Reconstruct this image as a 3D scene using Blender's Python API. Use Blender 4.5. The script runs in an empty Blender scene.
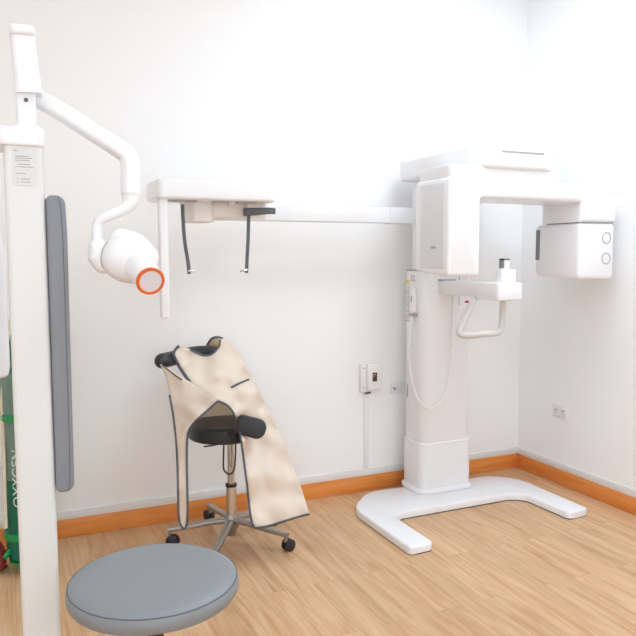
import bpy, bmesh, math, random
from mathutils import Vector, Matrix, noise
from mathutils.geometry import delaunay_2d_cdt
random.seed(4)
SC = bpy.context.scene
COL = SC.collection

# ------------------------------------------------------------------ camera maths
F = 702.0
PITCH, YAW, ROLL, EYE = math.radians(5.0), math.radians(24.2), math.radians(-0.15), Vector((0, 0, 1.5))
FW = Vector((math.sin(YAW)*math.cos(PITCH), math.cos(YAW)*math.cos(PITCH), -math.sin(PITCH)))
_r = Vector((math.cos(YAW), -math.sin(YAW), 0)); _u = _r.cross(FW)
RT = _r*math.cos(ROLL) + _u*math.sin(ROLL)
UP = _u*math.cos(ROLL) - _r*math.sin(ROLL)
def ray(x, y): return FW + RT*((x-318)/F) - UP*((y-318)/F)
def at(x, y, D): return EYE + ray(x, y)*D
def onY(x, y, Y): d = ray(x, y); return EYE + d*(Y/d.y)
def onX(x, y, X): d = ray(x, y); return EYE + d*(X/d.x)
def onZ(x, y, Z=0.0): d = ray(x, y); return EYE + d*((Z-EYE.z)/d.z)

WX, WY, CZ = 3.309, 3.897, 3.36          # right wall, back wall, ceiling
LX, FY = -2.6, -2.4                      # left wall, wall behind the camera

# ------------------------------------------------------------------ materials
def lin(c): return tuple(((v/255)/12.92 if v/255 <= .04045 else ((v/255+.055)/1.055)**2.4) for v in c)
def mat(name, rgb, rough=.5, metal=0., spec=.5, bump=0., bscale=200., var=0., coat=0.):
    m = bpy.data.materials.new(name); m.use_nodes = True
    nt = m.node_tree; b = nt.nodes['Principled BSDF']
    c = lin(rgb)
    b.inputs['Base Color'].default_value = (*c, 1)
    b.inputs['Roughness'].default_value = rough
    b.inputs['Metallic'].default_value = metal
    b.inputs['Specular IOR Level'].default_value = spec
    b.inputs['Coat Weight'].default_value = coat
    tc = nt.nodes.new('ShaderNodeTexCoord')
    n = nt.nodes.new('ShaderNodeTexNoise'); n.inputs['Scale'].default_value = bscale; n.inputs['Detail'].default_value = 4
    nt.links.new(tc.outputs['Object'], n.inputs['Vector'])
    if bump:
        bp = nt.nodes.new('ShaderNodeBump'); bp.inputs['Strength'].default_value = bump; bp.inputs['Distance'].default_value = .002
        nt.links.new(n.outputs['Fac'], bp.inputs['Height']); nt.links.new(bp.outputs['Normal'], b.inputs['Normal'])
    if var:
        mx = nt.nodes.new('ShaderNodeMix'); mx.data_type = 'RGBA'
        mx.inputs['A'].default_value = (*[v*(1-var) for v in c], 1); mx.inputs['B'].default_value = (*[min(1, v*(1+var)) for v in c], 1)
        nt.links.new(n.outputs['Fac'], mx.inputs['Factor']); nt.links.new(mx.outputs['Result'], b.inputs['Base Color'])
    return m

M = {}
M['wall'] = mat('wall_paint', (246, 246, 246), .75, bump=.08, bscale=90, spec=.25)
M['ceiling'] = mat('ceiling_paint', (244, 244, 244), .9)
M['strip'] = mat('grey_white_skirting', (232, 232, 231), .6)
M['white'] = mat('white_enamel', (240, 240, 243), .32, coat=.2)
M['white2'] = mat('off_white_plastic', (236, 236, 238), .42)
M['polewhite'] = mat('matt_white_paint', (224, 224, 223), .5)
M['panelgrey'] = mat('pale_grey_plastic', (226, 227, 230), .5)
M['warmwhite'] = mat('cream_plastic', (236, 231, 227), .5)
M['grey'] = mat('grey_upholstery', (132, 136, 143), .5, bump=.15, bscale=500)
M['stoolgrey'] = mat('blue_grey_vinyl', (133, 137, 141), .42, bump=.12, bscale=500)
M['seam'] = mat('dark_seam', (96, 98, 104), .7)
M['black'] = mat('black_leatherette', (44, 45, 49), .35, bump=.2, bscale=400)
M['rubber'] = mat('black_rubber', (38, 42, 46), .45)
M['bluegrey'] = mat('blue_grey_binding', (84, 88, 97), .6)
M['chrome'] = mat('chrome', (205, 203, 200), .14, 1.0)
M['alu'] = mat('brushed_aluminium', (170, 166, 160), .35, .85)
M['orange'] = mat('orange_ring_plastic', (226, 98, 26), .45)
M['lens'] = mat('pale_grey_aperture', (216, 215, 220), .5)
M['dark'] = mat('dark_grey_rod', (88, 90, 95), .45)
M['slot'] = mat('mid_grey_trim', (168, 168, 172), .5)
M['midgrey'] = mat('mid_grey_plastic', (130, 130, 134), .5)
M['handle'] = mat('grey_beige_handle', (206, 203, 198), .45)
M['beige'] = mat('beige_apron_fabric', (224, 209, 194), .62, bump=.2, bscale=300, var=.02)
M['tan'] = mat('tan_apron_lining', (196, 172, 142), .7, bump=.25, bscale=25)
M['labelwhite'] = mat('label_paper', (220, 220, 220), .6)
M['ink'] = mat('label_ink', (120, 120, 124), .7)
M['red'] = mat('red_sticker', (190, 50, 50), .6)
M['yellow'] = mat('yellow_sticker', (222, 210, 120), .6)
M['green'] = mat('dark_green_gas_paint', (0, 104, 82), .4)
M['greenmesh'] = mat('grey_green_label_film', (104, 138, 128), .55)
_m = M['greenmesh']; _nt = _m.node_tree; _w = _nt.nodes.new('ShaderNodeTexWave'); _w.bands_direction = 'Z'; _w.inputs['Scale'].default_value = 55
_t = _nt.nodes.new('ShaderNodeTexCoord'); _x = _nt.nodes.new('ShaderNodeMix'); _x.data_type = 'RGBA'
_x.inputs['A'].default_value = (*lin((96, 130, 120)), 1); _x.inputs['B'].default_value = (*lin((128, 150, 142)), 1)
_nt.links.new(_t.outputs['Object'], _w.inputs['Vector']); _nt.links.new(_w.outputs['Fac'], _x.inputs['Factor']); _nt.links.new(_x.outputs['Result'], _nt.nodes['Principled BSDF'].inputs['Base Color'])
M['trolley'] = mat('bright_green_trolley_paint', (18, 148, 82), .4)
M['wheelred'] = mat('dark_red_wheel', (122, 34, 34), .5)
M['cream'] = mat('cream_hose', (222, 214, 188), .5)
M['screen'] = mat('dark_display', (70, 50, 46), .3)
M['salmon'] = mat('salmon_display', (214, 120, 96), .4)
M['lettering'] = mat('white_lettering', (220, 232, 226), .6)

def wood(name, c1, c2, c3, rough, plank=None, axis='Y'):
    m = bpy.data.materials.new(name); m.use_nodes = True
    nt = m.node_tree; N = nt.nodes.new; L = nt.links.new
    b = nt.nodes['Principled BSDF']; b.inputs['Roughness'].default_value = rough
    b.inputs['Specular IOR Level'].default_value = .4
    tc = N('ShaderNodeTexCoord')
    mp = N('ShaderNodeMapping')
    if axis == 'Y': mp.inputs['Rotation'].default_value = (0, 0, math.radians(90))
    L(tc.outputs['Object'], mp.inputs['Vector'])
    src = mp.outputs['Vector']
    rampin = None
    br = None
    if plank:
        br = N('ShaderNodeTexBrick'); br.offset = .37
        br.inputs['Scale'].default_value = 1; br.inputs['Brick Width'].default_value = plank[0]; br.inputs['Row Height'].default_value = plank[1]
        br.inputs['Mortar Size'].default_value = .0008; br.inputs['Bias'].default_value = 0
        br.inputs['Color1'].default_value = (0, 0, 0, 1); br.inputs['Color2'].default_value = (1, 1, 1, 1); br.inputs['Mortar'].default_value = (.5, .5, .5, 1)
        L(src, br.inputs['Vector'])
        add = N('ShaderNodeVectorMath'); add.operation = 'MULTIPLY_ADD'
        L(br.outputs['Color'], add.inputs[0]); add.inputs[1].default_value = (7.3, 3.1, 0); L(src, add.inputs[2])
        src = add.outputs[0]
    st = N('ShaderNodeVectorMath'); st.operation = 'MULTIPLY'; st.inputs[1].default_value = (1.4, 15, 15)
    L(src, st.inputs[0])
    n1 = N('ShaderNodeTexNoise'); n1.inputs['Scale'].default_value = 1.3; n1.inputs['Detail'].default_value = 5; n1.inputs['Distortion'].default_value = 1.1
    L(st.outputs[0], n1.inputs['Vector'])
    st2 = N('ShaderNodeVectorMath'); st2.operation = 'MULTIPLY'; st2.inputs[1].default_value = (3, 90, 90)
    L(src, st2.inputs[0])
    n2 = N('ShaderNodeTexNoise'); n2.inputs['Scale'].default_value = 1.5; n2.inputs['Detail'].default_value = 3
    L(st2.outputs[0], n2.inputs['Vector'])
    mx = N('ShaderNodeMix'); mx.data_type = 'FLOAT'; mx.inputs['Factor'].default_value = .3
    L(n1.outputs['Fac'], mx.inputs['A']); L(n2.outputs['Fac'], mx.inputs['B'])
    rp = N('ShaderNodeValToRGB'); e = rp.color_ramp.elements
    e[0].position = .33; e[0].color = (*lin(c1), 1); e[1].position = .68; e[1].color = (*lin(c3), 1)
    k = rp.color_ramp.elements.new(.5); k.color = (*lin(c2), 1)
    L(mx.outputs['Result'], rp.inputs['Fac'])
    out = rp.outputs['Color']
    if br:
        hs = N('ShaderNodeHueSaturation')
        mr = N('ShaderNodeMapRange'); mr.inputs['To Min'].default_value = .93; mr.inputs['To Max'].default_value = 1.05
        L(br.outputs['Color'], mr.inputs['Value']); L(mr.outputs['Result'], hs.inputs['Value']); L(out, hs.inputs['Color'])
        mm = N('ShaderNodeMix'); mm.data_type = 'RGBA'; mm.inputs['B'].default_value = (*lin((150, 100, 62)), 1)
        mu = N('ShaderNodeMath'); mu.operation = 'MULTIPLY'; mu.inputs[1].default_value = .45
        L(br.outputs['Fac'], mu.inputs[0]); L(mu.outputs[0], mm.inputs['Factor']); L(hs.outputs['Color'], mm.inputs['A'])
        out = mm.outputs['Result']
    L(out, b.inputs['Base Color'])
    return m
M['floor'] = wood('oak_laminate_floor', (188, 141, 99), (208, 168, 127), (220, 187, 151), .38, plank=(1.2, .125))
M['skirt'] = wood('orange_wood_skirting', (216, 130, 58), (228, 145, 72), (236, 158, 86), .4, axis='X')
M['skirtY'] = wood('orange_wood_skirting_side', (218, 130, 56), (230, 144, 70), (236, 156, 84), .4, axis='Y')

# ------------------------------------------------------------------ mesh helpers
def tag(o, label=None, cat=None, group=None, kind=None):
    if label: o['label'] = label
    if cat: o['category'] = cat
    if group: o['group'] = group
    if kind: o['kind'] = kind
    return o
def empty(name, loc, label, cat, group=None):
    o = bpy.data.objects.new(name, None); COL.objects.link(o); o.location = loc; o.empty_display_size = .05
    tag(o, label, cat, group); return o
def origin_of(p):
    v = Vector((0, 0, 0))
    while p is not None:
        v += Vector(p.location); p = p.parent
    return v
def obj(name, bm, m, parent=None, sharp=35, loc=None):
    """bm holds world coordinates; the object's origin goes to loc (or its middle bottom)"""
    bmesh.ops.recalc_face_normals(bm, faces=bm.faces)
    me = bpy.data.meshes.new(name)
    if loc is None:
        xs = [v.co for v in bm.verts]
        lo = Vector([min(c[i] for c in xs) for i in range(3)]); hi = Vector([max(c[i] for c in xs) for i in range(3)])
        loc = Vector(((lo.x+hi.x)/2, (lo.y+hi.y)/2, lo.z))
    loc = Vector(loc)
    bmesh.ops.translate(bm, verts=bm.verts, vec=-loc)
    for f in bm.faces: f.smooth = True
    bm.to_mesh(me); bm.free()
    me.set_sharp_from_angle(angle=math.radians(sharp))
    for mm in (m if isinstance(m, (list, tuple)) else [m]): me.materials.append(mm)
    o = bpy.data.objects.new(name, me); COL.objects.link(o)
    o.location = loc - (origin_of(parent) if parent else Vector((0, 0, 0)))
    if parent: o.parent = parent
    return o
def merge(*bms):
    out = bms[0]
    for b in bms[1:]:
        me = bpy.data.meshes.new('tmp'); b.to_mesh(me); out.from_mesh(me); bpy.data.meshes.remove(me); b.free()
    return out
def box(x0, x1, y0, y1, z0, z1, r=0., seg=3, mod=None):
    bm = bmesh.new()
    bmesh.ops.create_cube(bm, size=1)
    for v in bm.verts:
        v.co = Vector((x0 if v.co.x < 0 else x1, y0 if v.co.y < 0 else y1, z0 if v.co.z < 0 else z1))
        if mod: mod(v)
    if r: bmesh.ops.bevel(bm, geom=list(bm.edges), offset=r, segments=seg, profile=.5, affect='EDGES')
    return bm
def rpoly(pts, rads, seg=8):
    """round the corners of a 2-D polygon"""
    out = []; n = len(pts)
    for i in range(n):
        p = Vector(pts[i]); a = Vector(pts[i-1]); b = Vector(pts[(i+1) % n])
        r = rads[i] if isinstance(rads, (list, tuple)) else rads
        if r <= 0: out.append(p); continue
        u = (a-p).normalized(); v = (b-p).normalized()
        ang = u.angle(v); t = min(r/math.tan(ang/2), (a-p).length*.49, (b-p).length*.49); rr = t*math.tan(ang/2)
        if rr < 1e-5: out.append(p); continue
        c = p + (u+v).normalized()*(rr/math.sin(ang/2))
        s = p+u*t-c; e = p+v*t-c
        tot = s.angle(e); sg = 1 if s.x*e.y-s.y*e.x > 0 else -1
        for k in range(seg+1):
            q = tot*k/seg*sg
            out.append(c+Vector((s.x*math.cos(q)-s.y*math.sin(q), s.x*math.sin(q)+s.y*math.cos(q))))
    return out
def prism(pts, h0, h1, plane='XY', bev=0., seg=3, both=True):
    """extrude 2-D outline; XY -> along z, XZ -> along y, YZ -> along x"""
    bm = bmesh.new()
    def P(p, h):
        return {'XY': Vector((p[0], p[1], h)), 'XZ': Vector((p[0], h, p[1])), 'YZ': Vector((h, p[0], p[1]))}[plane]
    a = [bm.verts.new(P(p, h0)) for p in pts]; b = [bm.verts.new(P(p, h1)) for p in pts]
    n = len(pts); bm.faces.new(a[::-1]); bm.faces.new(b)
    for i in range(n): bm.faces.new((a[i], a[(i+1) % n], b[(i+1) % n], b[i]))
    bmesh.ops.remove_doubles(bm, verts=bm.verts, dist=1e-5)
    if bev:
        es = [e for e in bm.edges if (len([f for f in e.link_faces if len(f.verts) > 4]) == 1)]
        if not both: es = [e for e in es if abs({'XY': e.verts[0].co.z, 'XZ': e.verts[0].co.y, 'YZ': e.verts[0].co.x}[plane]-h1) < 1e-6]
        bmesh.ops.bevel(bm, geom=es, offset=bev, segments=seg, profile=.5, affect='EDGES')
    return bm
def rbox(x0, x1, y0, y1, z0, z1, rv, bev, seg=8):
    """box with round vertical edges rv and softened top/bottom edges"""
    return prism(rpoly([(x0, y0), (x1, y0), (x1, y1), (x0, y1)], rv, seg), z0, z1, 'XY', bev)
def frames(path):
    t = []
    for i in range(len(path)):
        a = path[max(i-1, 0)]; b = path[min(i+1, len(path)-1)]
        t.append((b-a).normalized())
    n = t[0].cross(Vector((0, 0, 1)))
    if n.length < .1: n = t[0].cross(Vector((1, 0, 0)))
    n.normalize(); out = []
    for i in range(len(path)):
        n = (n - t[i]*n.dot(t[i])).normalized()
        out.append((n.copy(), t[i].cross(n).normalized()))
    return out
def smooth_path(p, k=6):
    p = [Vector(q) for q in p]; out = []
    for i in range(len(p)-1):
        a, b, c, d = p[max(i-1, 0)], p[i], p[i+1], p[min(i+2, len(p)-1)]
        for j in range(k):
            t = j/k
            out.append(.5*((2*b)+(c-a)*t+(2*a-5*b+4*c-d)*t*t+(3*b-a-3*c+d)*t**3))
    out.append(p[-1]); return out
def tube(path, r, n=12, smooth=0, flat=1., caps=True, round_end=False):
    """sweep a circle (or ellipse: flat) along a path; r number or list"""
    path = [Vector(p) for p in path]
    rs = list(r) if isinstance(r, (list, tuple)) else [r]*len(path)
    if smooth:
        pr = smooth_path([Vector((q, 0, 0)) for q in rs], smooth); rs = [q.x for q in pr]
        path = smooth_path(path, smooth)
    if round_end:
        d0 = (path[0]-path[1]).normalized(); d1 = (path[-1]-path[-2]).normalized(); r0, r1 = rs[0], rs[-1]
        pre = [(path[0]+d0*r0*math.sin(a), r0*math.cos(a)) for a in (1.4, 1.1, .75, .4)]
        post = [(path[-1]+d1*r1*math.sin(a), r1*math.cos(a)) for a in (.4, .75, 1.1, 1.4)]
        path = [q[0] for q in pre]+path+[q[0] for q in post]; rs = [q[1] for q in pre]+rs+[q[1] for q in post]
    fr = frames(path); bm = bmesh.new(); rings = []
    for p, rr, (a, b) in zip(path, rs, fr):
        rings.append([bm.verts.new(p+a*rr*math.cos(2*math.pi*k/n)+b*rr*flat*math.sin(2*math.pi*k/n)) for k in range(n)])
    for i in range(len(rings)-1):
        for k in range(n): bm.faces.new((rings[i][k], rings[i][(k+1) % n], rings[i+1][(k+1) % n], rings[i+1][k]))
    if caps: bm.faces.new(rings[0][::-1]); bm.faces.new(rings[-1])
    return bm
def sweep_rect(path, w, h, upv=Vector((0, 0, 1)), r=.3, smooth=0, ws=None):
    """sweep a rounded rectangle w (sideways) x h (along upv) along a path"""
    path = [Vector(p) for p in path]
    if smooth: path = smooth_path(path, smooth)
    n = len(path); prof = rpoly([(-.5, -.5), (.5, -.5), (.5, .5), (-.5, .5)], r, 4)
    bm = bmesh.new(); rings = []
    for i, p in enumerate(path):
        t = (path[min(i+1, n-1)]-path[max(i-1, 0)]).normalized()
        s = t.cross(upv).normalized(); u = s.cross(t).normalized()
        k = 1. if ws is None else ws[0]+(ws[1]-ws[0])*i/(n-1)
        rings.append([bm.verts.new(p+s*q[0]*w*k+u*q[1]*h*k) for q in prof])
    m = len(prof)
    for i in range(n-1):
        for k in range(m): bm.faces.new((rings[i][k], rings[i][(k+1) % m], rings[i+1][(k+1) % m], rings[i+1][k]))
    bm.faces.new(rings[0][::-1]); bm.faces.new(rings[-1])
    return bm
def lathe(prof, c, axis=Vector((0, 0, 1)), n=40):
    """profile [(radius, along)] around an axis through c"""
    axis = Vector(axis).normalized(); a = axis.orthogonal().normalized(); b = axis.cross(a)
    bm = bmesh.new(); c = Vector(c); rings = []
    for r, h in prof:
        if r < 1e-6: rings.append([bm.verts.new(c+axis*h)])
        else: rings.append([bm.verts.new(c+axis*h+(a*math.cos(2*math.pi*k/n)+b*math.sin(2*math.pi*k/n))*r) for k in range(n)])
    for i in range(len(rings)-1):
        p, q = rings[i], rings[i+1]
        for k in range(n):
            if len(p) == 1 and len(q) == 1: continue
            if len(p) == 1: bm.faces.new((p[0], q[k], q[(k+1) % n]))
            elif len(q) == 1: bm.faces.new((p[k], p[(k+1) % n], q[0]))
            else: bm.faces.new((p[k], p[(k+1) % n], q[(k+1) % n], q[k]))
    if len(rings[0]) > 1: bm.faces.new(rings[0][::-1])
    if len(rings[-1]) > 1: bm.faces.new(rings[-1])
    return bm
def torus(c, R, r, axis, n=40, m=10, sx=1.):
    axis = Vector(axis).normalized(); a = axis.orthogonal().normalized(); b = axis.cross(a)
    return tube_closed([Vector(c)+(a*math.cos(2*math.pi*k/n)+b*math.sin(2*math.pi*k/n))*R for k in range(n)], r, axis, m)
def tube_closed(path, r, axis, m=8):
    bm = bmesh.new(); rings = []; n = len(path)
    for i in range(n):
        t = (path[(i+1) % n]-path[i-1]).normalized(); s = t.cross(axis).normalized(); u = s.cross(t)
        rings.append([bm.verts.new(path[i]+(s*math.cos(2*math.pi*k/m)+u*math.sin(2*math.pi*k/m))*r) for k in range(m)])
    for i in range(n):
        for k in range(m): bm.faces.new((rings[i][k], rings[i][(k+1) % m], rings[(i+1) % n][(k+1) % m], rings[(i+1) % n][k]))
    return bm
def text_bm(body, size, depth=.0006):
    cu = bpy.data.curves.new('t', 'FONT'); cu.body = body; cu.size = size; cu.extrude = depth; cu.align_x = 'LEFT'
    o = bpy.data.objects.new('t', cu); COL.objects.link(o)
    dg = bpy.context.evaluated_depsgraph_get(); dg.update()
    me = bpy.data.meshes.new_from_object(o.evaluated_get(dg)); bm = bmesh.new(); bm.from_mesh(me)
    bpy.data.objects.remove(o); bpy.data.curves.remove(cu); bpy.data.meshes.remove(me); return bm

# ------------------------------------------------------------------ room
def struct(name, bm, m): return tag(obj(name, bm, m, loc=(0, 0, 0)), kind='structure')
T = .1
struct('floor', box(LX-T, WX+T, FY-T, WY+T, -.1, 0), M['floor'])
struct('ceiling', box(LX-T, WX+T, FY-T, WY+T, CZ, CZ+.1), M['ceiling'])
struct('wall_back', box(LX-T, WX+T, WY, WY+T, 0, CZ), M['wall'])
struct('wall_right', box(WX, WX+T, FY-T, WY, 0, CZ), M['wall'])
struct('wall_left', box(LX-T, LX, FY-T, WY, 0, CZ), M['wall'])
WA, WB, WZ0, WZ1 = -2.1, 1.9, .7, 2.6     # unseen opening behind the camera, added to let in fill light
struct('wall_front', merge(box(LX, WA, FY-T, FY, 0, CZ), box(WB, WX, FY-T, FY, 0, CZ), box(WA, WB, FY-T, FY, 0, WZ0), box(WA, WB, FY-T, FY, WZ1, CZ)), M['wall'])
fr_ = [box(WA, WB, FY-.07, FY-.02, WZ0, WZ0+.05), box(WA, WB, FY-.07, FY-.02, WZ1-.05, WZ1)]
for xx in (WA, -.8, .55, WB-.05): fr_.append(box(xx, xx+.05, FY-.07, FY-.02, WZ0+.05, WZ1-.05))
struct('added_window_1', merge(*fr_), M['white2'])  # frame of the unseen opening, added along with the fill lamp
al = bpy.data.lights.new('added_fill', 'AREA'); al.shape = 'RECTANGLE'; al.size = 4.0; al.size_y = 1.9; al.energy = 70; al.color = (.86, .94, 1.0)  # area lamp outside the opening, added to lift front faces and right wall
ao = bpy.data.objects.new('added_fill', al); COL.objects.link(ao); ao.location = ((WA+WB)/2, FY-.25, (WZ0+WZ1)/2); ao.rotation_euler = (math.radians(90), 0, 0)
BB = .1
def skirting(name, x0, x1, y0, y1, m, z0, z1): return struct(name, box(x0, x1, y0, y1, z0, z1, .003, 2), m)
skirting('baseboard_back', LX, WX, WY-.014, WY, M['skirt'], 0, BB)
skirting('baseboard_right', WX-.014, WX, FY, WY-.014, M['skirtY'], 0, BB)
skirting('baseboard_left', LX, LX+.014, FY, WY-.014, M['skirtY'], 0, BB)
skirting('trim_1', LX, WX, WY-.010, WY, M['strip'], BB, BB+.046)
skirting('trim_2', WX-.010, WX, FY, WY-.010, M['strip'], BB, BB+.046)

# ------------------------------------------------------------------ ceiling lamps (LED panels)
emi = bpy.data.materials.new('led_panel_light'); emi.use_nodes = True
_b = emi.node_tree.nodes['Principled BSDF']; _b.inputs['Base Color'].default_value = (1, 1, 1, 1)
_b.inputs['Emission Color'].default_value = (.775, .95, 1.10, 1); _b.inputs['Emission Strength'].default_value = 9.8
def led(x, y, w, d, label):
    t = empty('ceiling_light', (x, y, CZ-.02), label, 'light', 'ceiling light panels')
    bm = merge(box(x-w/2-.02, x+w/2+.02, y-d/2-.02, y-d/2, CZ-.02, CZ), box(x-w/2-.02, x+w/2+.02, y+d/2, y+d/2+.02, CZ-.02, CZ),
               box(x-w/2-.02, x-w/2, y-d/2, y+d/2, CZ-.02, CZ), box(x+w/2, x+w/2+.02, y-d/2, y+d/2, CZ-.02, CZ))
    obj('frame', bm, M['white2'], t)
    obj('diffuser', box(x-w/2, x+w/2, y-d/2, y+d/2, CZ-.012, CZ), emi, t)
led(2.3, 2.5, .9, .9, 'square ceiling light panel above the white imaging machine')
led(-.8, 1.3, .5, .5, 'square ceiling light panel above the column with the grey cushion')
led(2.2, .9, .9, .9, 'square ceiling light panel right of the camera')
led(-.6, -.9, .9, .9, 'square ceiling light panel behind the camera')

# ------------------------------------------------------------------ imaging machine in the corner
mach = empty('panoramic_xray_machine', (2.49, 3.68, 0), 'large white dental imaging machine with rotating arm on U-shaped floor base in the corner', 'x-ray machine')
def P(x, y, z=0.): p = onZ(x, y, z); return (p.x, p.y)
bx0, bx1 = 1.815, 3.05
base = [(bx0, 2.92), (1.965, 2.925), (1.965, 3.33), (2.04, 3.36), (2.79, 3.36), (2.88, 3.31), (2.893, 2.955), (bx1, 2.965),
        (bx1, 3.56), (2.92, 3.70), (2.02, 3.76), (bx0, 3.55)]
bp = rpoly(base, [.03, .04, .07, .08, .16, .16, .03, .03, .22, .2, .2, .25], 7)
obj('base', prism(bp, .004, .045, 'XY', .012, 3, both=False), M['white'], mach)
obj('base_gasket', prism([(p[0]*.998+.005, p[1]) for p in bp], 0, .006, 'XY'), M['dark'], mach)
cx0, cx1, cy0, cy1 = 2.288, 2.665, 3.555, 3.80
obj('column_collar', rbox(cx0-.018, cx1+.018, cy0-.018, cy1+.01, .044, .075, .07, .01), M['white'], mach)
obj('column_sleeve', rbox(cx0, cx1, cy0, cy1, .07, .355, .055, .006), M['white2'], mach)
obj('sleeve_rim', rbox(cx0-.003, cx1+.003, cy0-.003, cy1+.003, .348, .358, .057, .003), M['white'], mach)
obj('column', rbox(cx0+.008, cx1-.012, cy0+.012, cy1-.005, .355, 1.41, .05, .004), M['white2'], mach)
obj('column_cap', rbox(cx0+.008, cx0+.16, cy0+.01, cy1-.004, 1.41, 1.418, .045, .003), M['slot'], mach)
obj('lift_column', rbox(cx0+.05, cx1-.04, cy0+.03, cy1-.01, 1.40, 1.99, .03, .004), M['white2'], mach)
sx = onY(459, 300, cy0+.012).x
obj('column_slot', box(sx-.002, sx+.002, cy0+.0095, cy0+.016, 1.20, 1.40), M['slot'], mach)
# labels on the column's left side
for (ya, yb, za, zb, m, nm) in ((3.745, 3.79, 1.09, 1.33, 'panelgrey', 'rating_label'), (3.745, 3.79, 1.33, 1.355, 'yellow', 'warning_sticker')):
    obj(nm, box(cx0+.0055, cx0+.0085, ya-.02, yb-.04+.015, za, zb), M[m], mach)
lab = box(cx0+.0050, cx0+.0056, 3.727, 3.762, 1.10, 1.106)
for k in range(15): lab = merge(lab, box(cx0+.0050, cx0+.0056, 3.727, 3.758-.006*(k % 3), 1.116+k*.0135, 1.121+k*.0135))
obj('label_print', lab, M['slot'], mach)
# hand switch in a clip and its cable
hs = obj('hand_switch', rbox(cx0-.02, cx0+.008, 3.64, 3.675, 1.16, 1.31, .01, .006), M['white'], mach)
obj('hand_switch_button', box(cx0-.022, cx0-.019, 3.652, 3.664, 1.22, 1.26, .001), M['slot'], hs)
obj('hand_switch_clip', box(cx0-.014, cx0+.010, 3.63, 3.70, 1.135, 1.15, .003), M['slot'], mach)
cab = [(cx0-.006, 3.66, 1.165), (cx0-.012, 3.69, 1.0), (cx0-.016, 3.67, .80), (cx0-.016, 3.60, .66), (cx0+.0, 3.535, .60), (cx0+.07, 3.53, .59),
       (cx0+.15, 3.54, .66), (cx0+.20, 3.55, .85), (cx0+.215, 3.556, 1.15), (cx0+.215, 3.568, 1.36)]
obj('cable', tube(cab, .0055, 8, smooth=8), M['white'], mach)
obj('key_slot', box(cx0+.0055, cx0+.0085, 3.735, 3.745, .62, .70), M['slot'], mach)
# small print at the column head
lab = box(cx0+.0055, cx0+.0085, 3.70, 3.705, 1.345, 1.385)
for (a, b, z) in ((3.665, 3.69, 1.375), (3.67, 3.69, 1.36), (3.665, 3.685, 1.348)): lab = merge(lab, box(cx0+.0055, cx0+.0085, a, b, z, z+.007))
obj('column_mark', lab, M['slot'], mach)

# head carried by the column
hx0, hx1, hy0, hy1, hz0, hz1 = 2.25, 2.84, 2.99, 3.80, 1.955, 2.085
hp = rpoly([(hx0, hy0), (hx1-.05, hy0), (hx1, hy0+.3), (hx1, hy1), (hx0, hy1)], [.10, .12, .1, .06, .04], 8)
obj('head_housing', prism(hp, hz0, hz1, 'XY', .022, 4), M['white'], mach)
a = onY(502, 151, hy0); b = onY(544, 154, hy0)
obj('head_vent', box(a.x, b.x, hy0-.002, hy0+.004, (a.z+b.z)/2-.006, (a.z+b.z)/2+.004), M['slot'], mach)
# rotating C arm
ay0, ay1 = 3.01, 3.33
lx0 = onY(448, 230, ay0).x; lx1 = onY(481, 230, ay0).x
rx0 = onY(580, 250, ay0).x; rx1 = onY(616, 250, ay0).x
zt = 1.5+(258-178)/702*3.64; zt = onY(500, 179, ay0).z
zb = onY(448, 277, ay0).z; zu = onY(520, 199.5, ay0).z-.0; zr = onY(590, 222, ay0).z; zrb = onY(590, 280, ay0).z
def lift_back(v, y1=ay1, z=None, dz=.022):
    if abs(v.co.y-y1) < 1e-6 and abs(v.co.z-z) < 1e-6: v.co.z += dz
carm = rpoly([(lx0, zb), (lx1, zb), (lx1, zu), (rx0, zu), (rx0, zr), (rx1, zr), (rx1, zt), (lx0, zt)], [.022, .022, .012, .012, 0, 0, .05, .022], 6)
bm = prism(carm, ay0, ay1, 'XZ', .022, 4)
for v in bm.verts:
    if v.co.y > ay0+.2 and v.co.z < zb+.06: v.co.z += .022
carm_o = obj('rotating_arm', bm, M['white'], mach)
dy1 = ay1+.05
bm = box(rx0, rx1-.006, ay0+.003, dy1, zrb, zr-.003, .026, 5, mod=lambda v: lift_back(v, dy1, zrb, .02))
det = obj('detector_housing', bm, M['white'], mach)
obj('pivot_housing', rbox(lx0+.012, 2.82, ay0+.006, ay1-.01, zt-.02, hz0+.012, .03, .004), M['white'], mach)
obj('detector_joint', box(rx0+.03, rx1-.02, ay0+.012, ay1-.02, zr-.006, zr+.003), M['slot'], mach)
# inset panel on the left of the arm, small mark
y_a = onX(446, 230, lx0).y; y_b = onX(421, 230, lx0).y; z_a = onX(446, 175.5, lx0).z; z_b = onX(446, 269, lx0).z
pan = obj('side_panel', box(lx0-.005, lx0+.004, max(y_a, ay0+.03), y_b, z_b, z_a-.03, .004, 3), M['panelgrey'], mach)
p = onX(434, 247.5, lx0); obj('panel_mark', box(lx0-.0062, lx0-.0045, p.y-.022, p.y+.022, p.z-.006, p.z+.006), M['slot'], pan)
# rings on the detector front
for (px, py) in ((606.5, 238), (606, 258.5)):
    p = onY(px, py, ay0+.003)
    obj('target_ring', torus((p.x, ay0+.003, p.z), .031, .0032, (0, 1, 0), 40, 8), M['slot'], det)
p0 = onX(541, 230, rx0); p1 = onX(539, 260, rx0)
obj('sensor_window', box(rx0-.002, rx0+.01, dy1-.045, dy1-.012, p1.z, p0.z+.0), M['midgrey'], det)

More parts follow.
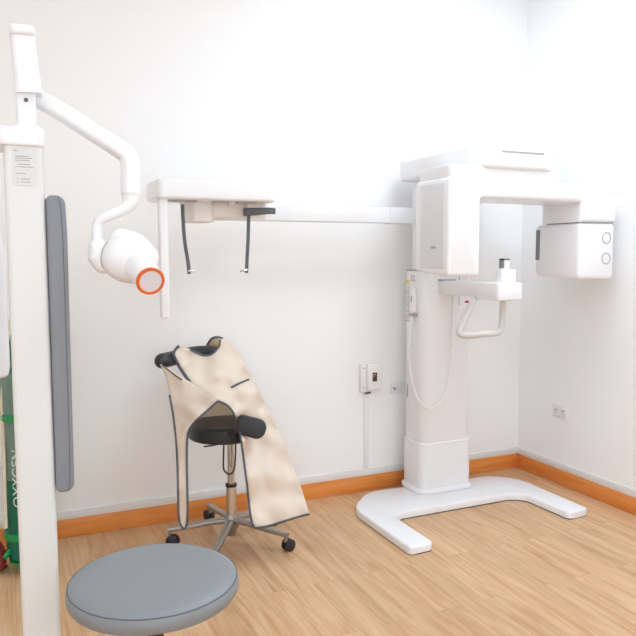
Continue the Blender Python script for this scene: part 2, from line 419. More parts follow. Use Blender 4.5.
# chin rest arm
qx0 = 2.40; qy = 3.0
za, zb2 = onX(479, 282, qx0).z, onX(479, 300, qx0).z
obj('chin_rest_arm', box(qx0, qx0+.13, qy+.10, cy0+.02, za-.085, za-.004, .008), M['white2'], mach)
cxr = onY(523, 290, qy).x
blk = obj('chin_rest_block', rbox(qx0-.004, cxr, qy, qy+.20, za-.095, za, .015, .008), M['white'], mach)
t0 = onY(502, 270, qy+.02); t1 = onY(517, 270, qy+.02)
obj('chin_rest_support', rbox(t0.x, t1.x, qy+.02, qy+.07, za-.004, t0.z, .012, .006), M['white'], mach)
t2 = onY(503.5, 259, qy+.03); t3 = onY(510.5, 259, qy+.03)
bite = obj('bite_post', rbox(t2.x, t3.x, qy+.03, qy+.06, t0.z-.004, t2.z, .005, .003), M['white'], mach)
obj('bite_post_trim', merge(box(t2.x-.003, t2.x+.005, qy+.0285, qy+.062, t0.z+.01, t2.z+.002), box(t2.x-.003, t3.x-.006, qy+.0285, qy+.062, t2.z-.007, t2.z+.002)), M['midgrey'], bite)
obj('arm_joint', box(qx0-.003, qx0+.10, cy0-.03, cy0+.01, za-.006, za+.004), M['slot'], mach)
# hand grip: a flat loop hung under the block
zh = za-.088
def hp_(x, y, Y): p = onY(x, y, Y); return p
hY = qy+.10
pts = [hp_(474, 298, hY+.12), hp_(468, 312, hY+.08), hp_(459.5, 330, hY+.02), hp_(461, 334.5, hY), hp_(468, 335.5, hY-.03), hp_(484, 334, hY-.06), hp_(497, 332.5, hY-.04), hp_(501, 328, hY-.03),
       hp_(502.5, 315, hY-.02), hp_(503, 299, hY-.02)]
obj('hand_grip', tube(pts, .018, 12, smooth=6, flat=.8), M['handle'], mach)
p = onY(468, 302, 3.3)
obj('red_sticker', box(p.x-.007, p.x+.007, p.y-.001, p.y+.02, p.z-.005, p.z+.006), M['red'], mach)

# cephalometric rail and unit
ry = 3.62
ra = onY(195, 212, ry); 
z1_, z0_ = onY(340, 206.1, ry).z, onY(340, 222.2, ry).z
obj('cephalometric_rail', box(ra.x, cx0+.10, ry, ry+.07, z0_, z1_, .006), M['white2'], mach)
jx = onY(390, 212, ry).x
obj('rail_joint', box(jx, cx0+.08, ry-.003, ry+.073, z0_-.002, z1_+.002, .004), M['panelgrey'], mach)
uy0, uy1 = 3.28, 3.58
ux0 = onY(157, 190, uy0).x; ux1 = onY(278, 190, uy0).x; uz1 = onY(215, 180.5, uy0).z; uz0 = onY(215, 200, uy0).z
up = rpoly([(ux0, uy0), (ux1, uy0), (ux1, uy1-.05), (ux0, uy1)], [.035, .05, .1, .05], 8)
ceph = obj('cephalometric_unit', prism(up, uz0, uz1, 'XY', .014, 4), M['white'], mach)
ba = onY(191, 210, uy0+.12); bb = onY(215, 222, uy0+.12)
obj('cephalometric_mount', merge(rbox(ba.x, bb.x, uy0+.12, uy0+.30, bb.z, uz0+.01, .03, .008), box(bb.x-.02, bb.x+.28, uy0+.14, uy0+.19, uz0-.075, uz0+.005, .01),
     box(ba.x+.02, bb.x-.01, uy0+.28, ry+.02, z0_+.01, z1_-.01)), M['warmwhite'], mach)
for (a_, b_) in ((.05, .20), (.28, .36), (.40, .50)):
    obj('slide_rail', box(ux0+a_, ux0+b_, uy0+.05, uy0+.075, uz0-.009, uz0+.003), M['slot'], ceph)
c0 = onY(231, 203, uy0+.06)
obj('adjust_knob', lathe([(.0, -.012), (.014, -.012), (.016, -.008), (.016, .01), (0, .01)], c0, (0, 1, 0)), M['chrome'], ceph)
def plate_z(y, Y): return onY(165, y, Y).z
va, vb = onY(159.5, 210, uy0+.02), onY(168, 210, uy0+.02)
obj('sensor_arm', box(va.x, vb.x, uy0+.02, uy0+.07, onY(166, 318, uy0+.02).z, uz0+.003, .008, 3), M['white'], mach)
for (pts, tip) in (([(182.5, 202), (182.8, 215), (184.5, 240), (188, 262), (189, 274)], (194, 271)), ([(248.8, 208), (248.5, 222), (248, 240), (247, 260), (246.5, 273)], (240.5, 271))):
    pp = [onY(x, y, uy0+.10) for x, y in pts]
    r = obj('ear_rod', sweep_rect(pp, .017, .010, Vector((0, 1, 0)), .3, smooth=4), M['dark'], mach)
    a_ = pp[-1]+Vector((0, 0, .015)); b_ = onY(tip[0], tip[1], uy0+.10)
    obj('ear_plug', tube([a_, b_], [.008, .005], 10, round_end=True), M['chrome'], r)
    obj('rod_clamp', box(pp[0].x-.012, pp[0].x+.012, uy0+.085, uy0+.115, pp[0].z-.012, uz0+.003, .003), M['warmwhite'], r)
pp = [onY(244, 212, uy0+.09), onY(255, 211.5, uy0+.09), onY(266, 211, uy0+.085), onY(275, 211, uy0+.08)]
obj('nose_rest', sweep_rect(pp, .03, .040, Vector((0, 0, 1)), .3, smooth=4, ws=(1, .75)), M['dark'], mach)

# ------------------------------------------------------------------ wall fittings
wb = empty('wall_control_box', onY(370, 392, WY), 'white wall-mounted control box with small dark display beside the machine', 'control box')
a = onY(359, 362, WY); b = onY(381, 391, WY)
x0, x1, z0, z1 = a.x, onY(378, 375, WY).x, onY(360, 392, WY).z, onY(360, 363, WY).z
obj('back_plate', box(x0, x0+.075, WY-.030, WY, z0, z1, .004), M['white2'], wb)
bo = obj('cover', box(x0+.035, x1-.004, WY-.055, WY, z0+.018, z1-.004, .008), M['white'], wb)
d = onY(374.8, 377, WY-.055)
sc_ = obj('display', box(d.x-.016, d.x+.016, WY-.0565, WY-.05, d.z-.028, d.z+.028), M['screen'], wb)
obj('display_segments', merge(box(d.x-.010, d.x+.008, WY-.0572, WY-.056, d.z+.012, d.z+.020), box(d.x-.010, d.x-.004, WY-.0572, WY-.056, d.z-.004, d.z+.012)), M['salmon'], sc_)
for z in (z0+.03, z1-.03): obj('screw', lathe([(.005, 0), (.005, .003), (0, .004)], (x0+.018, WY-.030, z), (0, -1, 0), 12), M['slot'], wb)
obj('cable_gland', box(x0+.035, x0+.07, WY-.03, WY-.005, z0-.010, z0+.004), M['dark'], wb)
c = onY(366.5, 430, WY)
tag(obj('cable_conduit', box(c.x-.022, c.x+.012, WY-.012, WY, .146, z0-.01, .003), M['white2']), 'thin white cable trunking running down the wall under the control box', 'conduit')
p = onY(394, 388, WY)
wp = empty('isolator_switch', (p.x, WY, p.z-.04), 'small white wall plate with a grey round knob next to the machine column', 'switch')
obj('plate', box(p.x-.03, p.x+.065, WY-.010, WY, p.z-.036, p.z+.036, .003), M['white2'], wp)
obj('knob', lathe([(.011, 0), (.011, .008), (.008, .011), (0, .011)], (p.x-.004, WY-.010, p.z), (0, -1, 0), 20), M['slot'], wp)
p = onX(561, 411, WX)
so = empty('wall_socket', (WX, p.y, p.z-.03), 'white double power socket low on the right-hand wall', 'socket')
obj('plate', box(WX-.012, WX, p.y-.065, p.y+.065, p.z-.045, p.z+.045, .003), M['strip'], so)
for dy in (-.032, .028):
    s = obj('socket_insert', box(WX-.0135, WX-.011, p.y+dy-.022, p.y+dy+.022, p.z-.03, p.z+.03, .002), M['white2'], so)
    obj('socket_hole', merge(box(WX-.0142, WX-.013, p.y+dy-.010, p.y+dy-.005, p.z-.002, p.z+.012), box(WX-.0142, WX-.013, p.y+dy+.005, p.y+dy+.010, p.z-.002, p.z+.012),
                          box(WX-.0142, WX-.013, p.y+dy-.003, p.y+dy+.003, p.z-.018, p.z-.012)), M['dark'], s)

# ------------------------------------------------------------------ column unit with x-ray arm, left foreground
PD = 1.9
c = at(39, 400, PD); pY0 = c.y-.05
ux = [onY(13.5, 400, pY0).x, onY(52.7, 400, pY0).x]
unit = empty('dental_xray_unit', ((ux[0]+ux[1])/2, pY0+.07, 0), 'white column with folded white x-ray arm, orange-ringed tube head and grey back cushion', 'x-ray unit')
zc = onY(25, 146, pY0).z; zct = onY(25, 127, pY0).z
obj('column', rbox(ux[0], ux[1], pY0, pY0+.15, 0, zc+.003, .014, .002), M['polewhite'], unit)
obj('column_base', rbox(ux[0]-.2, ux[1]+.02, pY0-.02, pY0+.45, 0, .02, .05, .006), M['white2'], unit)
obj('column_cap', rbox(ux[0]-.014, ux[1]+.004, pY0-.008, pY0+.16, zc, zct, .02, .006), M['white'], unit)
la, lb = onY(11.5, 147, pY0), onY(37.5, 186, pY0)
lab = obj('rating_label', box(la.x, lb.x, pY0-.0012, pY0+.002, lb.z, la.z), M['labelwhite'], unit)
bm = box(la.x+.004, la.x+.012, pY0-.0018, pY0-.001, la.z-.010, la.z-.007)
ww = lb.x-la.x
for (fx, fy, fw) in ((.12, .22, .55), (.12, .27, .7), (.12, .33, .6), (.2, .43, .55), (.1, .50, .08), (.25, .50, .6), (.12, .68, .1), (.26, .67, .3), (.15, .82, .08), (.3, .82, .38), (.15, .90, .08), (.3, .90, .42)):
    bm = merge(bm, box(la.x+fx*ww, la.x+(fx+fw)*ww, pY0-.0018, pY0-.001, la.z-fy*(la.z-lb.z)-.002, la.z-fy*(la.z-lb.z)))
obj('label_print', bm, M['slot'], lab)
# cushion on the right of the column
def cz(y): return onY(60, y, pY0+.02).z
qx = ux[1]+.001; zt_, zb_ = cz(196), cz(490.5)
cush = rpoly([(qx, zb_), (qx+.047, zb_), (qx+.050, zt_-.10), (qx+.047, zt_), (qx, zt_)], [.015, .035, .1, .04, .015], 8)
cu = obj('back_cushion', prism(cush, pY0-.005, pY0+.40, 'XZ', .010, 4), M['grey'], unit)
seam = [(qx+.029, zt_-.003), (qx+.036, zt_-.05), (qx+.038, zt_-.2), (qx+.037, zb_+.2), (qx+.035, zb_+.05), (qx+.030, zb_+.006)]
obj('cushion_seam', tube([Vector((a_, pY0-.0052, b_)) for a_, b_ in seam], .0011, 6, smooth=6), M['seam'], cu)
# swivel and upper arm
D1 = PD
def A(x, y, D=PD): return at(x, y, D)
cpt = Vector((onY(26, 120, pY0+.07).x, pY0+.07, 0))
cpt.x = at(26, 120, PD).x; cpt.y = pY0+.075
tz = lambda y: onY(26, y, cpt.y).z
obj('swivel_base', lathe([(0, zct-.004), (.040, zct-.004), (.040, zct+.006), (.034, zct+.014), (0, zct+.014)], cpt), M['white'], unit)
kn = obj('swivel_neck', rbox(cpt.x-.024, cpt.x+.024, cpt.y-.025, cpt.y+.025, zct+.01, tz(90), .008, .004), M['white2'], unit)
s0 = onY(26, 100, cpt.y-.025)
obj('neck_screw', lathe([(.0055, 0), (.0055, .002), (0, .003)], (s0.x, cpt.y-.025, s0.z), (0, -1, 0), 16), M['dark'], kn)
bz0, bz1 = tz(95), tz(28)
bm = bmesh.new()
ptop = onY(21.5, 30, cpt.y-.03); pbot = onY(28, 92, cpt.y-.03)
sp = merge(sweep_rect([Vector((onY(28.5, 93, cpt.y).x, cpt.y, bz0)), Vector((onY(25, 60, cpt.y).x, cpt.y, (bz0+bz1)/2)), Vector((onY(22, 33, cpt.y).x, cpt.y, bz1-.028))], .065, .08, Vector((0, 1, 0)), .22, ws=(1.0, .87)))
obj('upper_arm', sp, M['white'], unit)
tp = onY(22, 28, cpt.y)
obj('upper_arm_cap', rbox(tp.x-.031, tp.x+.030, cpt.y-.042, cpt.y+.04, bz1-.03, bz1, .015, .012), M['white'], unit)
# long sloping arm
La = [A(36, 97, 1.90), A(60, 111, 1.90), A(90, 130, 1.89), A(118, 148, 1.88), A(128, 156, 1.88), A(130.5, 165, 1.88), A(130.5, 180, 1.88), A(130.5, 194, 1.88)]
obj('forearm', sweep_rect(La, .046, .040, Vector((-.4, .9, 0)).normalized(), .3, smooth=5), M['white'], unit)
obj('elbow_collar', lathe([(.0, -.004), (.024, -.004), (.024, .004), (0, .004)], A(130.5, 194.5, 1.88), (0, 0, 1), 24), M['panelgrey'], unit)
Lb = [A(130.5, 195, 1.88), A(130, 203, 1.88), A(122, 210, 1.87), A(108, 216, 1.86), A(99, 222, 1.86), A(97, 232, 1.86), A(97.5, 246, 1.86), A(99, 258, 1.86)]
obj('yoke_arm', tube(Lb, [.022, .021, .015, .014, .014, .0135, .015, .022], 14, smooth=5), M['white'], unit)
obj('yoke_joint', tube([A(98, 247, 1.86), A(101, 255, 1.86), A(104, 262, 1.86)], [.024, .034, .031], 20, smooth=4, round_end=True), M['white'], unit)
ax = (A(146, 263, 1.83)-A(104, 255, 1.86)).normalized()
hc = A(111, 257.5, 1.855)
head = obj('tube_head', lathe([(0, -.006), (.034, -.004), (.044, .004), (.056, .022), (.063, .045), (.063, .07), (.056, .095), (.046, .112), (.032, .125), (.016, .132), (0, .134)], A(110, 255.5, 1.855), ax, 40), M['white'], unit)
obj('joint_ring', lathe([(.038, -.004), (.041, -.002), (.041, .002), (.038, .004)], A(110, 255.8, 1.855), ax, 32), M['slot'], head)
obj('tube_bulge', tube([A(121, 238, 1.86), A(134, 246, 1.87), A(148, 256, 1.87)], [.026, .036, .028], 20, smooth=4, round_end=True), M['white'], head)
k0 = A(136, 262, 1.83); k1 = A(150.5, 281.2, 1.72); kd = (k1-k0).normalized()
kl = (k1-k0).length
cone = obj('collimator', lathe([(0, -.01), (.040, -.01), (.038, kl*.5), (.034, kl*.8), (.0335, kl), (.0, kl)], k0, kd, 40), M['white'], unit)
obj('collimator_ring', lathe([(.0265, kl-.006), (.034, kl-.006), (.0355, kl), (.034, kl+.004), (.0285, kl+.004), (.0265, kl-.002)], k0, kd, 48), M['orange'], cone)
obj('aperture', lathe([(0, kl), (.028, kl), (.028, kl+.0015), (0, kl+.0015)], k0, kd, 40), M['lens'], cone)

# ------------------------------------------------------------------ round grey stool in the foreground
SD = 1.82
sc0 = at(154, 575, SD); R = .2175; zs = sc0.z
st = empty('round_stool', (sc0.x, sc0.y, 0), 'round blue-grey padded stool in the foreground beside the white column', 'stool')
prof = [(0, -.050), (R-.02, -.050), (R-.006, -.047), (R, -.038), (R+.001, -.026), (R-.001, -.012), (R-.006, -.006), (R-.008, -.005), (R-.010, -.003), (R-.02, .002), (R-.05, .005), (R*.5, .008), (0, .009)]
se = obj('seat', lathe(prof, (sc0.x, sc0.y, zs), n=96), M['stoolgrey'], st)
obj('seat_seam', torus((sc0.x, sc0.y, zs-.0075), R-.0045, .0016, (0, 0, 1), 96, 8), M['seam'], se)
obj('mount_plate', lathe([(0, -.062), (.04, -.062), (.04, -.050), (0, -.050)], (sc0.x, sc0.y, zs)), M['rubber'], st)
obj('stem', lathe([(0, .03), (.022, .03), (.022, zs-.062), (0, zs-.062)], (sc0.x, sc0.y, 0)), M['rubber'], st)
obj('base', lathe([(0, 0), (.2, 0), (.2, .012), (.05, .03), (.03, .05), (0, .05)], (sc0.x, sc0.y, 0), n=60), M['rubber'], st)

# ------------------------------------------------------------------ wheeled chair
CX, CY = 1.058, 3.475
ch = empty('wheeled_stool', (CX, CY, 0), 'black padded wheeled stool with curved back support and chrome five-spoke base under the apron', 'stool')
z_s = .562
sX, sY = CX-.025, CY+.03
obj('seat', lathe([(0, z_s), (.178, z_s), (.186, z_s+.006), (.189, z_s+.03), (.186, z_s+.068), (.176, z_s+.080), (.15, z_s+.086), (0, z_s+.088)], (sX, sY, 0), n=64), M['black'], ch)
obj('seat_plate', box(CX-.07, CX+.07, CY-.06, CY+.06, z_s-.02, z_s+.002, .004), M['rubber'], ch)
obj('gas_piston', lathe([(0, .28), (.019, .28), (.019, z_s-.02), (0, z_s-.02)], (CX, CY, 0), n=24), M['chrome'], ch)
obj('piston_sleeve', lathe([(0, .085), (.027, .085), (.027, .30), (.027, .305), (.02, .31), (0, .31)], (CX, CY, 0), n=32), M['chrome'], ch)
obj('sleeve_ring', lathe([(.0, .298), (.030, .298), (.030, .312), (.0, .314)], (CX, CY, 0), n=32), M['rubber'], ch)
obj('base_hub', lathe([(0, .035), (.024, .035), (.026, .06), (.036, .075), (.040, .10), (.036, .14), (.028, .15), (0, .15)], (CX, CY, 0), n=32), M['alu'], ch)
for k in range(5):
    an = math.radians(311+72*k); dx, dy = math.cos(an), math.sin(an)
    R0, R1 = .02, .322
    pth = [Vector((CX+dx*r_, CY+dy*r_, z_)) for r_, z_ in ((R0, .115), (.10, .113), (.20, .100), (R1+.012, .088))]
    leg = obj('leg', sweep_rect(pth, .046, .030, Vector((0, 0, 1)), .3, smooth=4, ws=(1, .72)), M['alu'], ch)
    wx, wy = CX+dx*R1, CY+dy*R1
    sw = math.radians((20, 200, 100, 320, 60)[k]); ox, oy = math.cos(sw)*.018, math.sin(sw)*.018
    obj('caster_stem', lathe([(0, .05), (.009, .05), (.009, .085), (.013, .09), (.013, .10), (0, .10)], (wx, wy, 0), n=16), M['alu'], leg)
    wc = Vector((wx+ox, wy+oy, .031)); axn = Vector((-math.sin(sw), math.cos(sw), 0))
    bm = merge(lathe([(0, -.025), (.023, -.025), (.031, -.020), (.031, -.006), (0, -.006)], wc, axn, 24), lathe([(0, .006), (.031, .006), (.031, .020), (.023, .025), (0, .025)], wc, axn, 24),
               lathe([(0, -.008), (.019, -.008), (.019, .008), (0, .008)], wc+Vector((0, 0, .010)), axn, 20))
    obj('caster', bm, M['rubber'], leg)
# lever, wire loop
p = [Vector((CX-.02, CY-.05, z_s-.010)), at(212, 445.5, 3.5), at(204, 446.5, 3.47)]
obj('height_lever', sweep_rect(p, .016, .006, Vector((0, 0, 1)), .3, smooth=4), M['rubber'], ch)
loop = [at(224, 441, 3.60), at(223.5, 455, 3.60), at(223.5, 468, 3.60), at(226, 472.5, 3.60), at(230, 474, 3.6), at(234, 470, 3.62), at(235.5, 455, 3.62), at(235.5, 441, 3.62)]
obj('back_support_bracket', tube(loop, .0045, 8, smooth=5), M['rubber'], ch)
# curved back support
zb_ = .985
def atz(x, z, D):  # point at picture column x, depth D, height z
    q = at(x, 350, D); return Vector((q.x, q.y, z))
arc = [atz(162, zb_-.002, 3.50), atz(170, zb_, 3.555), atz(181, zb_+.003, 3.63), atz(194, zb_+.01, 3.68), atz(207, zb_+.012, 3.69), atz(219, zb_+.01, 3.66)]
obj('backrest', tube(arc, [.039, .038, .038, .038, .038, .034], 20, smooth=6, round_end=True), M['black'], ch)
obj('backrest_post', sweep_rect([atz(203, zb_-.02, 3.74), atz(206, .80, 3.86), atz(212, .62, 3.86), Vector((CX+.0, CY+.05, z_s-.012))], .03, .012, Vector((-.4, .9, 0)).normalized(), .3, smooth=5), M['rubber'], ch)
# low torso pad at the right, in front of the fabric
pad = prism(rpoly([(-.085, -.046), (.064, -.052), (.064, .052), (-.085, .046)], [.02, .045, .045, .02], 8), -.022, .022, 'XZ', .012, 4)
ang = math.radians(-15); ex = RT*math.cos(ang)+UP*math.sin(ang); ez = UP*math.cos(ang)-RT*math.sin(ang)
pc = at(253.2, 427.5, 3.455)
for v in pad.verts: v.co = pc+ex*v.co.x+ez*v.co.z+FW*v.co.y
obj('arm_pad', pad, M['black'], ch)
obj('arm_pad_bracket', sweep_rect([pc-ex*.07-ez*.02, at(232, 436, 3.49), Vector((CX+.05, CY-.02, z_s-.008))], .03, .008, Vector((0, 0, 1)), .3, smooth=4), M['rubber'], ch)

# ------------------------------------------------------------------ protective apron draped over it
ap = empty('lead_apron', at(240, 470, 3.5), 'beige protective apron with grey edging draped over the black wheeled stool', 'apron')
CTRL_A = [(178, 347, 3.60), (172, 355, 3.52), (190, 352, 3.61), (205, 357, 3.62), (219, 343, 3.63), (228, 340, 3.66), (240, 352, 3.66), (250, 375, 3.64), (266, 405, 3.63),
          (276, 425, 3.63), (290, 460, 3.60), (302, 490, 3.52), (309, 514, 3.46), (253, 527, 3.36), (246, 480, 3.38), (240, 440, 3.42), (234, 415, 3.41), (224, 404, 3.40),
          (218, 401, 3.40), (190, 382, 3.47), (215, 380, 3.50), (230, 385, 3.53), (255, 428, 3.60), (262, 440, 3.58), (247, 428, 3.555), (242, 418, 3.53), (270, 480, 3.44), (280, 515, 3.41), (240, 400, 3.53)]
CTRL_B = [(160, 364, 3.47), (168, 385, 3.48), (174, 420, 3.47), (177, 460, 3.44), (178, 500, 3.42), (183, 527, 3.41), (187, 440, 3.42), (188, 500, 3.40), (190, 430, 3.40), (200, 418, 3.38), (218, 401, 3.395), (190, 382, 3.45), (180, 420, 3.46), (195, 400, 3.43)]
def depth(ctrl, x, y):
    s = w = 0
    for a_, b_, d_ in ctrl:
        k = 1/((a_-x)**2+(b_-y)**2+6)**1.5; s += k*d_; w += k
    return s/w
def folds(x, y, amp):
    return .55*amp*(.45*math.sin((x*.6-y*.75)*.11+1.0*math.sin(x*.04))+.6*noise.noise(Vector((x*.05-y*.03, y*.02, .3)))+.35*noise.noise(Vector(((x-y)*.11, (x+y)*.025, 4.1))))
def sheet(name, poly, ctrl, m, parent, amp=.012, step=3.0, thick=.005):
    dense = []
    n = len(poly)
    for i in range(n):
        a_, b_ = Vector(poly[i]), Vector(poly[(i+1) % n]); k = max(1, int((b_-a_).length/step))
        for j in range(k): dense.append(a_+(b_-a_)*j/k)
    nb = len(dense); inner = []
    xs = [p[0] for p in poly]; ys = [p[1] for p in poly]
    def inside(x, y):
        c = False
        for i in range(n):
            x1_, y1_ = poly[i]; x2_, y2_ = poly[i-1]
            if (y1_ > y) != (y2_ > y) and x < (x2_-x1_)*(y-y1_)/(y2_-y1_)+x1_: c = not c
        return c
    y = min(ys); r = 0
    while y < max(ys):
        x = min(xs)+(step/2 if r % 2 else 0)
        while x < max(xs):
            if inside(x, y) and min((Vector((x, y))-q).length for q in dense) > step*.55: inner.append(Vector((x, y)))
            x += step
        y += step*.87; r += 1
    vs, es, fs, *_ = delaunay_2d_cdt(dense+inner, [], [list(range(nb))], 1, 1e-4)
    bm = bmesh.new(); bv = [bm.verts.new(at(v.x, v.y, depth(ctrl, v.x, v.y)+folds(v.x, v.y, amp))) for v in vs]
    for f in fs: bm.faces.new([bv[i] for i in f])
    o = obj(name, bm, m, parent, sharp=80)
    md = o.modifiers.new('thickness', 'SOLIDIFY'); md.thickness = thick; md.offset = 0
    return o
def piping(pts, ctrl, amp, parent, r=.0052, off=-.003, name='edging', m='bluegrey', lift=None):
    dense = smooth_path([Vector((x, y, 0)) for x, y in pts], 5)
    path = []
    for v in dense:
        d_ = depth(ctrl, v.x, v.y)+folds(v.x, v.y, amp)+off
        if lift: d_ += lift(v.x, v.y)
        path.append(at(v.x, v.y, d_))
    return obj(name, tube(path, r, 8), M[m], parent)
def sm(poly, k=4):  # closed smoothing for soft outlines
    return poly
A_ = [(173, 354), (179, 346), (190, 349), (198, 353.5), (206, 355.5), (213, 353), (218, 347), (220, 340), (224, 338), (230, 341), (238, 351), (243, 361), (250, 375), (258, 390), (266, 405), (272, 416), (277, 427), (284, 444), (291, 461), (297, 477), (302, 490),
      (306, 503), (309.5, 514), (298, 517), (285, 521), (272, 525), (260, 527.5), (254, 527), (251, 518), (249, 503), (247, 485), (244, 462), (241, 440), (238.5, 426), (234, 414), (229, 407), (224, 403.5), (218, 401.5), (205, 396), (192, 386), (186, 375)]
B_ = [(160, 364), (163, 365), (176, 373), (190, 382), (204, 391.5), (218, 401), (209, 409), (200, 417), (193, 424), (188.5, 432), (187, 445), (187, 470), (187.5, 495), (187.5, 515), (185.5, 528), (181, 526), (178.5, 515), (178, 498), (177.5, 470), (176, 440), (173, 415), (169.5, 392), (166, 378)]
sheet('front_panel', A_, CTRL_A, M['beige'], ap)
sheet('side_panel', B_, CTRL_B, M['beige'], ap, amp=.008)
piping([(220, 340), (219.5, 345), (216, 350.5), (211, 354.5), (204, 355.5), (197, 353), (190, 349.5)], CTRL_A, .012, ap)
piping([(179, 346), (174.5, 351), (174, 356), (179, 366), (186, 377), (190, 382)], CTRL_A, .012, ap, r=.008)
piping([(218, 401), (224, 403.5), (229, 407), (234, 414), (238.5, 426), (241, 440), (244, 462), (247, 485), (249, 503), (251, 518), (254, 527), (260, 527.5), (272, 525), (285, 521), (298, 517), (309.5, 514)],
       CTRL_A, .012, ap, lift=lambda x, y: -.06*max(0, 1-abs(y-427)/22) if x < 245 else 0)
piping([(218, 401), (209, 409), (200, 417), (193, 424), (188.5, 432), (187, 445), (187, 470), (187.5, 495), (187.5, 515), (185.5, 528), (181, 526), (178.5, 515), (178, 498), (177.5, 470), (176, 440), (173, 415), (169.5, 395)], CTRL_B, .008, ap)
piping([(162, 365), (169, 370.5), (176, 376), (182, 380)], CTRL_B, .008, ap, r=.004)
piping([(231, 387.5), (240, 383), (249, 379.5)], CTRL_A, .012, ap, r=.0055, off=-.006, name='pocket_edge')
# collar flap standing up at the neck, and the rear part of the apron behind the seat
CTRL_C = [(208, 347, 3.74), (219, 337, 3.72), (222, 344, 3.68)]
C_ = [(206, 348), (208.5, 342.5), (212.5, 338), (218, 337), (223, 339), (222, 344), (219, 348), (212, 349)]
sheet('collar', C_, CTRL_C, M['tan'], ap, amp=0)
piping([(206, 348), (208.5, 342.5), (212.5, 338), (218, 337), (223, 338.5)], CTRL_C, 0, ap)
CTRL_D = [(185, 375, 3.78), (240, 375, 3.80), (188, 432, 3.74), (245, 432, 3.80)]
D_ = [(186, 376), (240, 372), (256, 398), (262, 436), (240, 436), (215, 433), (196, 432), (190, 418), (188, 400)]
sheet('rear_panel', D_, CTRL_D, M['tan'], ap, amp=.01)

# ------------------------------------------------------------------ gas cylinder on trolley behind the column, far left
gD = 3.36
g = at(27, 460, gD); gx, gy = g.x, g.y
def gz(y): return onY(16, y, gy-.05).z
gr = .105
tz0 = gz(545)
cy = empty('gas_cylinder', (gx, gy, .06), 'dark green gas cylinder standing half hidden behind the white column', 'gas cylinder')
ztop = gz(330)
prof = [(0, .062), (gr-.02, .062), (gr, .085), (gr, gz(479)), (gr, ztop-.12), (gr-.02, ztop-.06), (.05, ztop-.02), (.03, ztop), (0, ztop)]
body = obj('body', lathe(prof, (gx, gy, 0), n=48), M['green'], cy)
z_a, z_b = gz(479), gz(372)
obj('label_sleeve', lathe([(gr+.0008, z_a), (gr+.0015, z_a+.002), (gr+.0015, z_b), (gr+.0008, z_b)], (gx, gy, 0), n=48), M['greenmesh'], cy)
obj('valve', lathe([(0, ztop), (.02, ztop), (.02, ztop+.06), (.03, ztop+.065), (.03, ztop+.085), (0, ztop+.085)], (gx, gy, 0), n=20), M['alu'], cy)
# lettering reading upward, wrapped round the cylinder
bm = text_bm('OXYGEN', .058)
vang = math.atan2(-(gy), -(gx))
aim = math.atan2(0-gy, 0-gx)            # towards the viewer's side
zt0 = gz(505)
for v in bm.verts:
    u_, w_, dd = v.co.x, v.co.y, v.co.z
    th = aim-.28-w_/gr
    rr = gr+.0022+dd*.5
    v.co = Vector((gx+rr*math.cos(th), gy+rr*math.sin(th), zt0+u_*1.15))
obj('lettering', bm, M['lettering'], cy)
tr = empty('cylinder_trolley', (gx-.04, gy+.02, 0), 'bright green tubular trolley with dark red wheel holding the gas cylinder', 'trolley')
for y_ in (417, 536): obj('clamp_band', lathe([(gr+.003, gz(y_)-.016), (gr+.009, gz(y_)-.014), (gr+.009, gz(y_)+.014), (gr+.003, gz(y_)+.016)], (gx, gy, 0), n=48), M['trolley'], tr)
obj('foot_plate', lathe([(0, .05), (gr-.01, .05), (gr-.01, .062), (0, .062)], (gx, gy, 0), n=40), M['trolley'], tr)
f0 = at(13, 549, gD-.02); f1 = onZ(4, 563, .02)
obj('leg', tube([Vector((gx-.05, gy-.02, .07)), f0, at(6, 556, gD-.06), Vector((f1.x, f1.y, .035))], .012, 12, smooth=4), M['trolley'], tr)
obj('leg_tip', tube([Vector((f1.x, f1.y, .037)), Vector((f1.x, f1.y, .012))], .0125, 12), M['cream'], tr)
obj('leg_foot', lathe([(0, 0), (.016, 0), (.014, .012), (0, .012)], (f1.x, f1.y, 0), n=16), M['rubber'], tr)
wq = onZ(-6, 556, 0)
obj('rear_tube', tube([Vector((gx-.155, gy+.05, .10)), Vector((gx-.155, gy+.05, 1.15)), Vector((gx-.10, gy+.11, 1.2))], .010, 10, smooth=4), M['trolley'], tr)
wc = Vector((gx-.17, gy+.02, .085))
obj('wheel', lathe([(0, -.02), (.06, -.02), (.07, -.012), (.085, -.012), (.085, .012), (.07, .012), (.06, .02), (0, .02)], wc, Vector((.75, .65, 0)), 36), M['wheelred'], tr)
obj('axle', tube([wc, Vector((gx, gy+.10, .085))], .008, 8), M['trolley'], tr)
hz = [at(3.5, y, 3.30) for y in (372, 400, 430, 460, 490)]+[at(6, 518, 3.30), at(7, 530, 3.32)]
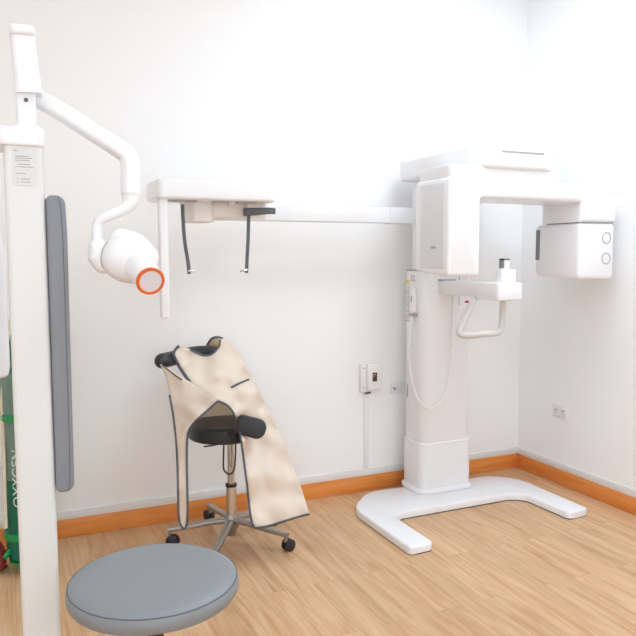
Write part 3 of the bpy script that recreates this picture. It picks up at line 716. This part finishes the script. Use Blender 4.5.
hose = [Vector((gx-.0, gy, ztop+.05)), Vector((gx-.05, gy-.06, ztop+.04))]+[at(2.5, 395, 3.26), at(3, 430, 3.26), at(4, 470, 3.26), at(5, 505, 3.27), at(6, 528, 3.28)]
tag(obj('cream_hose', tube(hose, .0085, 10, smooth=5), M['cream']), 'cream hose hanging down from the gas cylinder at the left picture edge', 'hose')

# white casing at the left edge of the picture
eD = 2.35
e0, e1 = at(1, 216, eD), at(9, 378, eD)
ey = e1.y
cs = empty('white_equipment_stand', (e1.x-.20, ey+.1, 0), 'white rounded equipment casing cut off by the left picture edge', 'equipment')
xr = onY(9.5, 350, ey).x
bm = prism(rpoly([(xr-.30, e1.z), (xr-.006, e1.z), (xr-.0, e1.z+.04), (xr-.002, e0.z-.12), (xr-.03, e0.z+.02), (xr-.30, e0.z+.03)], [.03, .02, .05, .3, .05, .05], 8), ey, ey+.2, 'XZ', .012, 4)
obj('casing', bm, M['white'], cs)
obj('post', lathe([(0, .02), (.03, .02), (.03, e1.z+.01), (0, e1.z+.01)], (xr-.20, ey+.1, 0), n=24), M['white2'], cs)
obj('foot', lathe([(0, 0), (.2, 0), (.2, .015), (.05, .03), (0, .03)], (xr-.20, ey+.1, 0), n=40), M['white2'], cs)

# ------------------------------------------------------------------ camera, world, view
cam = bpy.data.cameras.new('camera'); co = bpy.data.objects.new('camera', cam); COL.objects.link(co)
cam.sensor_fit = 'HORIZONTAL'; cam.sensor_width = 36; cam.lens = 36*F/636; cam.clip_start = .05
mtx = Matrix((RT, UP, -FW)).transposed().to_4x4(); mtx.translation = EYE; co.matrix_world = mtx
SC.camera = co
w = bpy.data.worlds.new('world'); SC.world = w; w.use_nodes = True
w.node_tree.nodes['Background'].inputs['Color'].default_value = (1, 1, 1, 1); w.node_tree.nodes['Background'].inputs['Strength'].default_value = .3
SC.view_settings.view_transform = 'Standard'; SC.view_settings.look = 'None'; SC.view_settings.gamma = 1
SC.view_settings.use_curve_mapping = False
SC.view_settings.exposure = 0.03
SC.cycles.max_bounces = 10; SC.cycles.diffuse_bounces = 8
